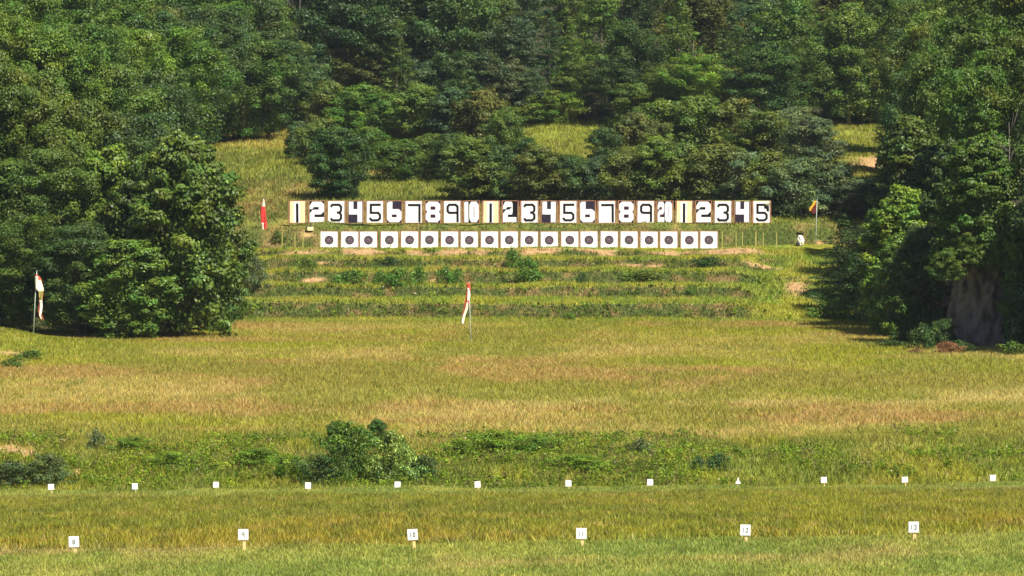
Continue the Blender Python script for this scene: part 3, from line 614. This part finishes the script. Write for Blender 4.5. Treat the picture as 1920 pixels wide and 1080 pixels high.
bush(1718,663,36,12,'bush_b',(.24,.12,.06),395,500,'low rusty dead weeds just left of the clay cliff foot','dead_bush')
for (px, py, wp, hp, wh) in [(452,360,30,14,'in the middle of the open left slope'),(430,425,60,36,'beside the red flag on its left'),(520,455,30,24,'under the red flag'),(770,366,12,10,'on the small lawn above board 7')]:
    bush(px, py, wp, hp, 'bush_b', G_OLV, 540, 640, 'olive low bush %s' % wh, 'low_bush', 'low bushes on the open slope')

# ---------------------------------------------------------------- number boards
PXM = 1/17.3
def sc2(pts, ox, oz): return [((x+ox)*PXM, (oz-y)*PXM) for x, y in pts]
THIN = {'3': [[(5,10.5),(7.5,6.5),(20.5,6.5),(24,10),(24,17.5),(21,21)],[(16,21),(21,21),(24,25),(24,32),(20.5,35.5),(7.5,35.5),(5,31.5)]],
        '5': [[(26,6.5),(7.5,6.5),(7.5,21.5),(21,21.5),(24.5,25.5),(24.5,32),(20.5,35.5),(9,35.5),(5,31)]],
        '7': [[(4.5,7),(26,7),(26,39)]],
        '9': [[(25,39),(25,10),(21.5,6.5),(9.5,6.5),(6.5,10),(6.5,18.5),(9.5,21.5),(25,21.5)]],
        '1': [[(13,5),(13,38.5)]], '0': [[(15,5),(7,9),(7,33),(15,37),(23,33),(23,9),(15,5)]],
        '2': [[(6,12),(9,6.5),(21,6.5),(24,10),(24,17),(7,33),(7,35.5),(25,35.5)]],
        '8': [[(9,6),(21,6),(24,10),(24,17),(20,20.5),(10,20.5),(6,17),(6,10),(9,6)],[(10,20.6),(6,25),(6,32),(9,35.5),(21,35.5),(24,32),(24,25),(20,20.6)]]}
FAT = {'2': ([(0,8),(5,0),(22,0),(27,5),(27,18),(21,24),(9,24),(9,29),(27,29),(27,38.5),(0,38.5),(0,22),(6,15),(17,15),(17,10),(8,10),(5,14),(0,14)], []),
       '4': ([(1,0),(9.5,0),(9.5,14),(17,14),(17,0),(26,0),(26,38.5),(17,38.5),(17,24),(1,24)], []),
       '6': ([(0,3),(3,0),(10,0),(10,14),(22,14),(27,19),(27,33),(22,38.5),(5,38.5),(0,33)], [(9,24,18,29)]),
       '8': ([(5,0),(22,0),(27,5),(27,15),(24.5,19),(27,23),(27,33),(22,38.5),(5,38.5),(0,33),(0,23),(2.5,19),(0,15),(0,5)], [(9,9,18,15),(9,24,18,30)])}
ZERO = ([(9.5,6),(13,0),(23,0),(27,6),(27,32),(23,38.5),(13,38.5),(9.5,32)], [(17.2,10,19.2,29)])
ZERO2 = ([(13.5,5),(16,0),(24,0),(27,5),(27,33),(24,38.5),(16,38.5),(13.5,33)], [(19.5,9,20.6,29)])
two_n = [(x*.46, y) for x, y in FAT['2'][0]]
names = ['1','2','3','4','5','6','7','8','9','10','1','2','3','4','5','6','7','8','9','20','1','2','3','4','5']
ordw = {0:'first', 1:'second', 2:'third'}
BX = [558.0+36.25*i for i in range(25)]
DB = 553.2
for i, nm in enumerate(names):
    x = pxx(BX[i], DB); white_on_black = nm in ('2','4','6','8','10','20'); z0 = (540-417.5)*DB/F
    col = 'white on black' if white_on_black else ('black on white strip over plywood' if nm == '1' else 'black on white')
    if nm in ('10','20'): lab = 'number board reading %s, %s' % (nm, col)
    else: lab = 'number board %s, %s, %s %s from the left' % (nm, col, ordw[i//10], nm)
    t = thing('number_board', (x, DB, z0), lab, 'sign', 'number boards in a row above the targets'); t.rotation_euler = (0, random.uniform(-.01, .01), random.uniform(-.03, .03))
    W = (27 if white_on_black else (28 if nm == '1' else 30)); Hp = 40
    ox = -W/2; jz = random.uniform(-.4, .4)
    pm = (M_NAVY if nm in '46' else M_BLACK) if white_on_black else (M_TAN if nm == '1' else M_WHITE)
    if nm in ('10', '20'): pm = M_BLACK if nm == '10' else M_MAROON
    MB().box(0, 0, Hp/2*PXM, W*PXM, .04, Hp*PXM).obj('panel', pm, t)
    fm = (M_FRAME, M_FRAME2)[i % 2]
    for sx in (-1, 1): MB().box(sx*(W/2+1.6)*PXM, .02, (Hp/2-.3)*PXM, 2.6*PXM, .1, (Hp+3)*PXM).obj('post', fm, t)
    MB().box(0, .03, (Hp+1.0)*PXM, (W+.2)*PXM, .08, 1.5*PXM).obj('top_rail', fm if i < 22 else M_YEL, t)
    MB().box(0, .03, -.6*PXM, (W+.2)*PXM, .08, 1.1*PXM).obj('bottom_rail', M_FRAME, t)
    if nm == '1':
        MB().poly(sc2([(6.7,1),(18.6,1),(18.6,40),(6.7,40)], ox, Hp), -.03, -.019).obj('backing_strip', M_WHITE, t)
        MB().poly(sc2([(11.2,4),(15.8,4),(15.8,39.5),(11.2,39.5)], ox, Hp), -.045, -.029).obj('numeral', M_BLACK, t)
    elif white_on_black:
        m = MB(); holes = []
        if nm in ('10', '20'):
            if nm == '10': m.poly(sc2([(.2,1.5),(2,.2),(7.6,.2),(7.6,38.5),(.2,38.5)], ox, Hp-.7), -.035, -.019)
            else: m.poly(sc2(two_n, ox, Hp-.7), -.035, -.019)
            Z0, holes = ZERO if nm == '10' else ZERO2
            m.poly(sc2(Z0, ox, Hp-.7), -.038, -.019)
        else:
            P0, holes = FAT[nm]
            if i == 11: P0 = [(0,8),(4,0),(16,0),(18,4),(18,10),(8,10),(5,14),(0,14)]
            m.poly(sc2(P0, ox, Hp-.7), -.035, -.019)
            if i == 11: m.poly(sc2([(18,10),(18,18),(17,24),(9,24),(9,29),(25,29),(25,38.5),(0,38.5),(0,22),(6,15),(12,15),(17,10)], ox, Hp-.7), -.038, -.019)
        nb_ = m.obj('numeral', M_WHITE, t)
        if holes:
            m = MB()
            for (a, b, c_, d_) in holes: m.poly(sc2([(a,b),(c_,b),(c_,d_),(a,d_)], ox, Hp-.7), -.045, -.03)
            m.obj('counter', M_GREY if nm in ('10','20') else M_MAROON, nb_)
    else:
        m = MB()
        for k, st in enumerate(THIN[nm]):
            m.stroke(sc2(st, ox, Hp), 4.2*PXM, -.035-.004*k, -.019)
        if i == 24: m.poly(sc2([(20,8.5),(29,8.5),(29,19),(25,19),(24,14),(20,13)], ox, Hp), -.046, -.019)
        m.obj('numeral', M_BLACK, t)
        if i == 24:
            MB().box(11*PXM, -.06, 34.5*PXM, 8*PXM, .03, 2.4*PXM, Matrix.Rotation(-.12, 3, 'Y')).obj('loose_slat', M_YEL, t)
# ---------------------------------------------------------------- bullseye targets
DT = 544.0
TX = [617,655.5,691,730,768,805,843,880,918,955,992,1030,1068.5,1104.5,1142,1179.5,1217,1254,1292.5,1329]
ON = 'first second third fourth fifth sixth seventh eighth ninth tenth eleventh twelfth thirteenth fourteenth fifteenth sixteenth seventeenth eighteenth nineteenth twentieth'.split()
def disc(r, y0, y1, n=40): return [(r*math.cos(a*2*math.pi/n), r*math.sin(a*2*math.pi/n)) for a in range(n)]
def make_target():
    t = thing('bullseye_target', (0, 0, 0), '', 'target'); u = DT/F; s = 31.6*u; cz = s/2+.06
    MB().box(0, 0, cz, s, .05, s, bev=.008).obj('panel', M_WHITE, t)
    m = MB(); m.poly([(x, z+cz) for x, z in disc(8.3*u, 0, 0)], -.03, -.024); b = m.obj('bullseye', M_BLACK, t)
    m = MB(); m.poly([(x, z+cz) for x, z in disc(6.9*u, 0, 0)], -.036, -.029); m.obj('shot_centre', M_MAUVE, b)
    m = MB(); m.poly([(x-.03, z+cz+.05) for x, z in disc(1.0*u, 0, 0, 12)], -.041, -.035); m.obj('spotter_disc', mat('pink_spotter', (.38,.24,.30), .8), b)
    f = MB()
    for sx in (-1, 1): f.box(sx*(s/2+.06), .05, cz+.02, .1, .07, s+.22)
    f.box(0, .055, cz+s/2+.05, s+.02, .05, .07); f.obj('frame', M_FRAME, t)
    MB().box(0, .05, .0, s+.02, .09, .10).obj('bottom_rail', M_FRAME2, t)
    return t
t0 = make_target()
for i, px in enumerate(TX):
    if i == 0: t = t0
    else:
        t = t0.copy(); C.objects.link(t)
        for ch in list(t0.children):
            if ch.name.startswith(('panel','bullseye','frame','bottom')):
                c = ch.copy(); C.objects.link(c); c.parent = t
                for gch in ch.children: g_ = gch.copy(); C.objects.link(g_); g_.parent = c
    t.location = (pxx(px, DT), DT, (540-467)*DT/F+random.uniform(-.02, .02)); t.rotation_euler = (0, random.uniform(-.012, .012), 0)
    t['label'] = 'white square target with dark round bullseye, %s from the left in the lower row' % ON[i]; t['category'] = 'target'; t['group'] = 'bullseye targets in the lower row'
# empty posts at both ends
def make_post():
    t = thing('target_post', (0,0,0), '', 'post'); MB().box(0, 0, .85, .13, .09, 2.1, bev=.015).obj('timber', M_YEL, t)
    MB().box(0, -.01, 1.93, .16, .12, .06).obj('cap', M_FRAME2, t); return t
p0 = make_post()
PX = [(1354,1,'just right of the last bullseye'),(1380,1,'left one of the close pair near the last bullseye'),(1392,1,'right one of the close pair near the last bullseye'),(1417,1,'thickest, in the middle of the empty right bays'),(1431,.97,'just right of the thickest post'),(1456,.97,'rightmost, near the white sack'),
      (529,1.0,'leftmost, below the red flag side'),(553,.95,'second from the left end'),(568,.98,'below number board 1 at the left end'),(600,1,'just left of the first bullseye')]
for k, (px, s, wh) in enumerate(PX):
    if k == 0: t = p0
    else:
        t = p0.copy(); C.objects.link(t)
        for ch in list(p0.children): c = ch.copy(); C.objects.link(c); c.parent = t
    t.location = (pxx(px, DT), DT, (540-467)*DT/F); t.scale = (1.25 if px == 1417 else .9, 1, s)
    t['label'] = 'empty yellowed wooden target post, %s' % wh; t['category'] = 'post'; t['group'] = 'empty target posts beside the bullseyes'

# ---------------------------------------------------------------- markers on the firing lines
def marker(px, py, d, wpx, hpx, num, label, grp, tilt=0, stake=8, rz=0):
    x = pxx(px, d); m = F/d; zc = (540-py)/m
    t = thing('lane_marker', (x, d, h1(x, d)), label, 'marker', grp, rz=rz); cz = zc-t.location.z
    t.rotation_euler = (0, tilt, rz)
    wd = wpx/m; ht = hpx/m
    MB().box(0, 0, cz, wd, .02, ht, bev=.006).obj('plate', M_WHITE, t)
    MB().box(.1*wd, .03, (cz-.1)/2-.03, .075 if d < 200 else .05, .035, cz+.1).obj('stake', M_STAKE, t)
    if num:
        mb = MB(); n = len(num); s = ht*.5/40
        for k, ch in enumerate(num):
            for q, st in enumerate(THIN[ch]):
                xo = (k-(n-1)/2)*wd*.34
                mb.stroke([(xo+(a-15)*s*.75, cz+(21-b)*s) for a, b in st], 4.2*s, -.016-.002*q-.002*k, -.011)
        mb.obj('digits', M_DIGIT, t)
for (px, py, num, tl) in [(139,1016,'8',-.03),(456,1002.5,'9',0),(775,1002.5,'10',-.06),(1090,1000.5,'11',0),(1397,994,'12',.02),(1713,988.5,'13',0)]:
    marker(px, py, 130, 19.5, 20.5, num, 'white lane marker numbered %s on a pale stake in the near row' % num, 'lane markers in the near row', tl)
mid = [(96,913),(253,912),(405,909),(577,910.5),(745,909),(896,908.5),(1066,906.5),(1219,904.5),(1545,900),(1697,899.5),(1862,896)]
wm = ['beside the grey green bush at the left','second from the left','third from the left','at the left foot of the big dark bush','in front of the pale flecked bush, faint 1 on it','sixth from the left, right of the bushes','seventh from the left, right of middle','left neighbour of the broken white marker','right neighbour of the broken white marker','second from the right','rightmost']
for k, (px, py) in enumerate(mid):
    marker(px, py, 257, random.uniform(10.6, 11.6), random.uniform(10.8, 12), '1' if k == 4 else '', 'small white far marker, %s' % wm[k], 'lane markers in the far row', random.uniform(-.05, .05))
x = pxx(1384, 257); zz = (540-906)*257/F
t = thing('broken_marker', (x, 257, zz), 'broken white marker stub with a pointed top in the far row', 'marker')
MB().poly([(-.13,-.03),(.13,-.03),(.11,.06),(.05,.12),(.03,.27),(-.03,.28),(-.04,.13),(-.12,.07)], -.012, .012).obj('plate', M_WHITE, t)
MB().box(.0, .03, -.08, .04, .03, .3).obj('stake', M_STAKE, t)

# ---------------------------------------------------------------- flags
def flag(px, py, d, h_px, label, pts, lean=0, pole_m=M_POLE, pr=.045, bx=None):
    """pts: list of (u0, u1, v, band) rows of the hanging cloth in photo pixels from the pole top (v down)"""
    x = pxx(px, d); m = F/d; z = (540-py)/m
    t = thing('range_flag', (x, d, z), label, 'flag'); hp = h_px/m
    mb = MB(); top = (lean/m, 0, hp); mb.tube([(0,0,-1), (lean/m*.5, 0, hp*.5), top], [pr, pr, pr*.8], 8); mb.obj('pole', pole_m, t, True)
    mb = MB(); mb.tube([(top[0],0,hp), (top[0],0,hp+.08)], [pr*1.6, pr*.6], 8); mb.obj('pole_cap', pole_m, t, True)
    bands = {}
    n = 7
    for a, b in zip(pts, pts[1:]):
        bands.setdefault(a[3], []).append((a, b))
    for bn, segs in bands.items():
        mb = bmesh.new()
        for (a, b) in segs:
            prev = None
            for k in range(5):
                f = k/4; v = a[2]+(b[2]-a[2])*f; l_ = a[0]+(b[0]-a[0])*f; r_ = a[1]+(b[1]-a[1])*f; row = []
                lx = lean/m*(1-v/h_px)
                for q in range(n+1):
                    g_ = q/n; px_ = l_+(r_-l_)*g_
                    row.append(mb.verts.new((lx+px_/m, -.06+.09*math.sin(g_*9+v*.11)-.02*g_, hp-v/m)))
                if prev:
                    for q in range(n): mb.faces.new((prev[q], prev[q+1], row[q+1], row[q]))
                prev = row
        bmesh.ops.remove_doubles(mb, verts=mb.verts, dist=.0005)
        me = bpy.data.meshes.new('cloth'); mb.to_mesh(me); mb.free(); me.materials.append(bn)
        for p in me.polygons: p.use_smooth = True
        o = link('cloth_stripe', me, t); s_ = o.modifiers.new('thick', 'SOLIDIFY'); s_.thickness = .02
    return t
def flag2(px, py, d, h_px, label, bands, lean=0, **k):
    t = flag(px, py, d, h_px, label, [(0,.01,0,M_POLE),(0,.01,.01,M_POLE)], lean, **k)
    for o in [c for c in t.children if c.name.startswith('cloth')]: bpy.data.objects.remove(o)
    m = F/d; hp = h_px/m
    for bi, (mt, rows) in enumerate(bands):
        mb = bmesh.new(); n = 6; prev = None
        vs = np.linspace(rows[0][2], rows[-1][2], 12 if len(rows) < 4 else 22)
        L_ = np.interp(vs, [r[2] for r in rows], [r[0] for r in rows]); R_ = np.interp(vs, [r[2] for r in rows], [r[1] for r in rows])
        for v, l_, r_ in zip(vs, L_, R_):
            row = []
            for q in range(n+1):
                g_ = q/n; xx = l_+(r_-l_)*g_
                row.append(mb.verts.new((xx/m, -.09-.03*bi+.05*math.sin(g_*6+v*.13), hp-v/m)))
            if prev:
                for q in range(n): mb.faces.new((prev[q], prev[q+1], row[q+1], row[q]))
            prev = row
        me = bpy.data.meshes.new('cloth'); mb.to_mesh(me); mb.free(); me.materials.append(mt)
        for p in me.polygons: p.use_smooth = True
        o = link('cloth_stripe', me, t); s_ = o.modifiers.new('thick', 'SOLIDIFY'); s_.thickness = .02
    return t
# offsets are in photo pixels from the pole foot column, v = pixels below the pole top
x_, d_ = at(883, 642, 300, 489)
flag2(883, 642, d_, 112, 'red and white flag hanging limp on a thin pole amid the field', [
  (M_REDD, [(-9,-2,0),(-8,0,12),(-10,-6,28),(-14,-9,50),(-19,-13,70),(-18,-14,77)]),
  (M_CREAM, [(-7,-3,10),(-7,-1,22),(-7,-2,32),(-6,-4,36)]), (M_REDD, [(-7,-3,33),(-8,-3,38),(-9,-6,42)]),
  (M_CREAM, [(-8,-5,37),(-11,-6,50),(-16,-11,64),(-18,-12,70),(-17,-14,78)])], lean=-4)
x_, d_ = at(62, 622, 300, 440)
flag2(62, 622, d_, 113, 'cream and dark red flag hanging limp on a thin pole on the left mound', [
  (M_REDD, [(4,7,6),(4,15,12),(4,18,24),(10,20,38),(11,17,58),(9,15,76),(12,20,88),(16,19,92)]),
  (M_CREAM, [(4,9,9),(4,16,20),(5,20,32),(11,20,38)]), (M_YEL, [(11,19,36),(11,18,46),(14,17,56)]), (M_CREAM, [(12,17,54),(13,18,66),(12,17,76),(12,15,82),(15,18,90)])], lean=7)
flag2(496, 440, 552, 66, 'bright red and white flag hanging limp to the left of the number boards', [
  (M_CREAM, [(-3,-1,0),(-5,1,14)]), (M_RED, [(-7,1,13),(-8,3,28),(-6,3,36),(-7,5,46),(-4,4,62)]), (M_REDD, [(-2,2,44),(-1,5,56),(0,3,64)]), (M_CREAM, [(-5,-2,44),(-5,-2,60),(-4,-3,63)])], lean=-2)
xq, dq = at(1530, 458, 500, 556)
flag2(1529, 459, dq, 84, 'yellow and red flag slanting from a tall thin pole right of the number boards', [
  (M_DKRED, [(-2,2,3),(-7,2,14),(-9,1,22),(-7,-1,26)]), (M_YELF, [(-3,2,2),(-7,-1,10),(-12,-6,16),(-12,-9,21)])], lean=3)

# ---------------------------------------------------------------- odds and ends on the terraces
x_, d_ = at(1502, 461, 520, 552)
t = thing('white_sack', (x_, d_, h1(x_, d_)), 'rumpled off white sack over a dark can, right end of the target row', 'sack')
bm = bmesh.new(); bmesh.ops.create_icosphere(bm, subdivisions=4, radius=1)
for v in bm.verts:
    c = v.co; n_ = .10*math.sin(c.x*7+c.z*5)+.08*math.sin(c.y*9-c.z*8+2)
    v.co = Vector((c.x*.34*(1+n_)-.10*max(0, c.z)-.02, c.y*.28*(1+n_), (.30+c.z*.62*(1+n_*.6)+.22)))
me = bpy.data.meshes.new('sack'); bm.to_mesh(me); bm.free(); me.materials.append(M_SACK)
for p in me.polygons: p.use_smooth = True
link('sack_body', me, t)
m = MB(); m.tube([(-.34,-.12,-.1),(-.34,-.12,.42)], [.2,.2], 14); m.obj('dark_can', M_DUST, t, True)
x_, d_ = at(582, 432, 546, 553)
t = thing('tan_crate', (x_, d_-.2, (540-433)*d_/F), 'small tan crate with a black lid below number board 2 on the left', 'crate')
MB().box(0, 0, .22, .66, .5, .42, bev=.03).obj('box_body', M_TAN, t); MB().box(-.08, 0, .5, .5, .45, .13, Matrix.Rotation(.08, 3, 'Y')).obj('lid', M_DUST, t)
# ---------------------------------------------------------------- haze
HAZE = 0.00003
if HAZE:
    m_, n_, l_, out_ = new_mat('air'); pv = n_.new('ShaderNodeVolumePrincipled'); pv.inputs['Color'].default_value = (.72,.84,1,1)
    pv.inputs['Density'].default_value = HAZE; pv.inputs['Anisotropy'].default_value = 0; l_.new(pv.outputs[0], out_.inputs['Volume'])
    o = MB().box(0, 710, 100, 900, 1640, 240).obj('haze', m_); tag(o, 'thin blue summer haze over the whole range', 'haze', kind='stuff')
print('TREES', ntree, 'OBJ', len(bpy.data.objects))
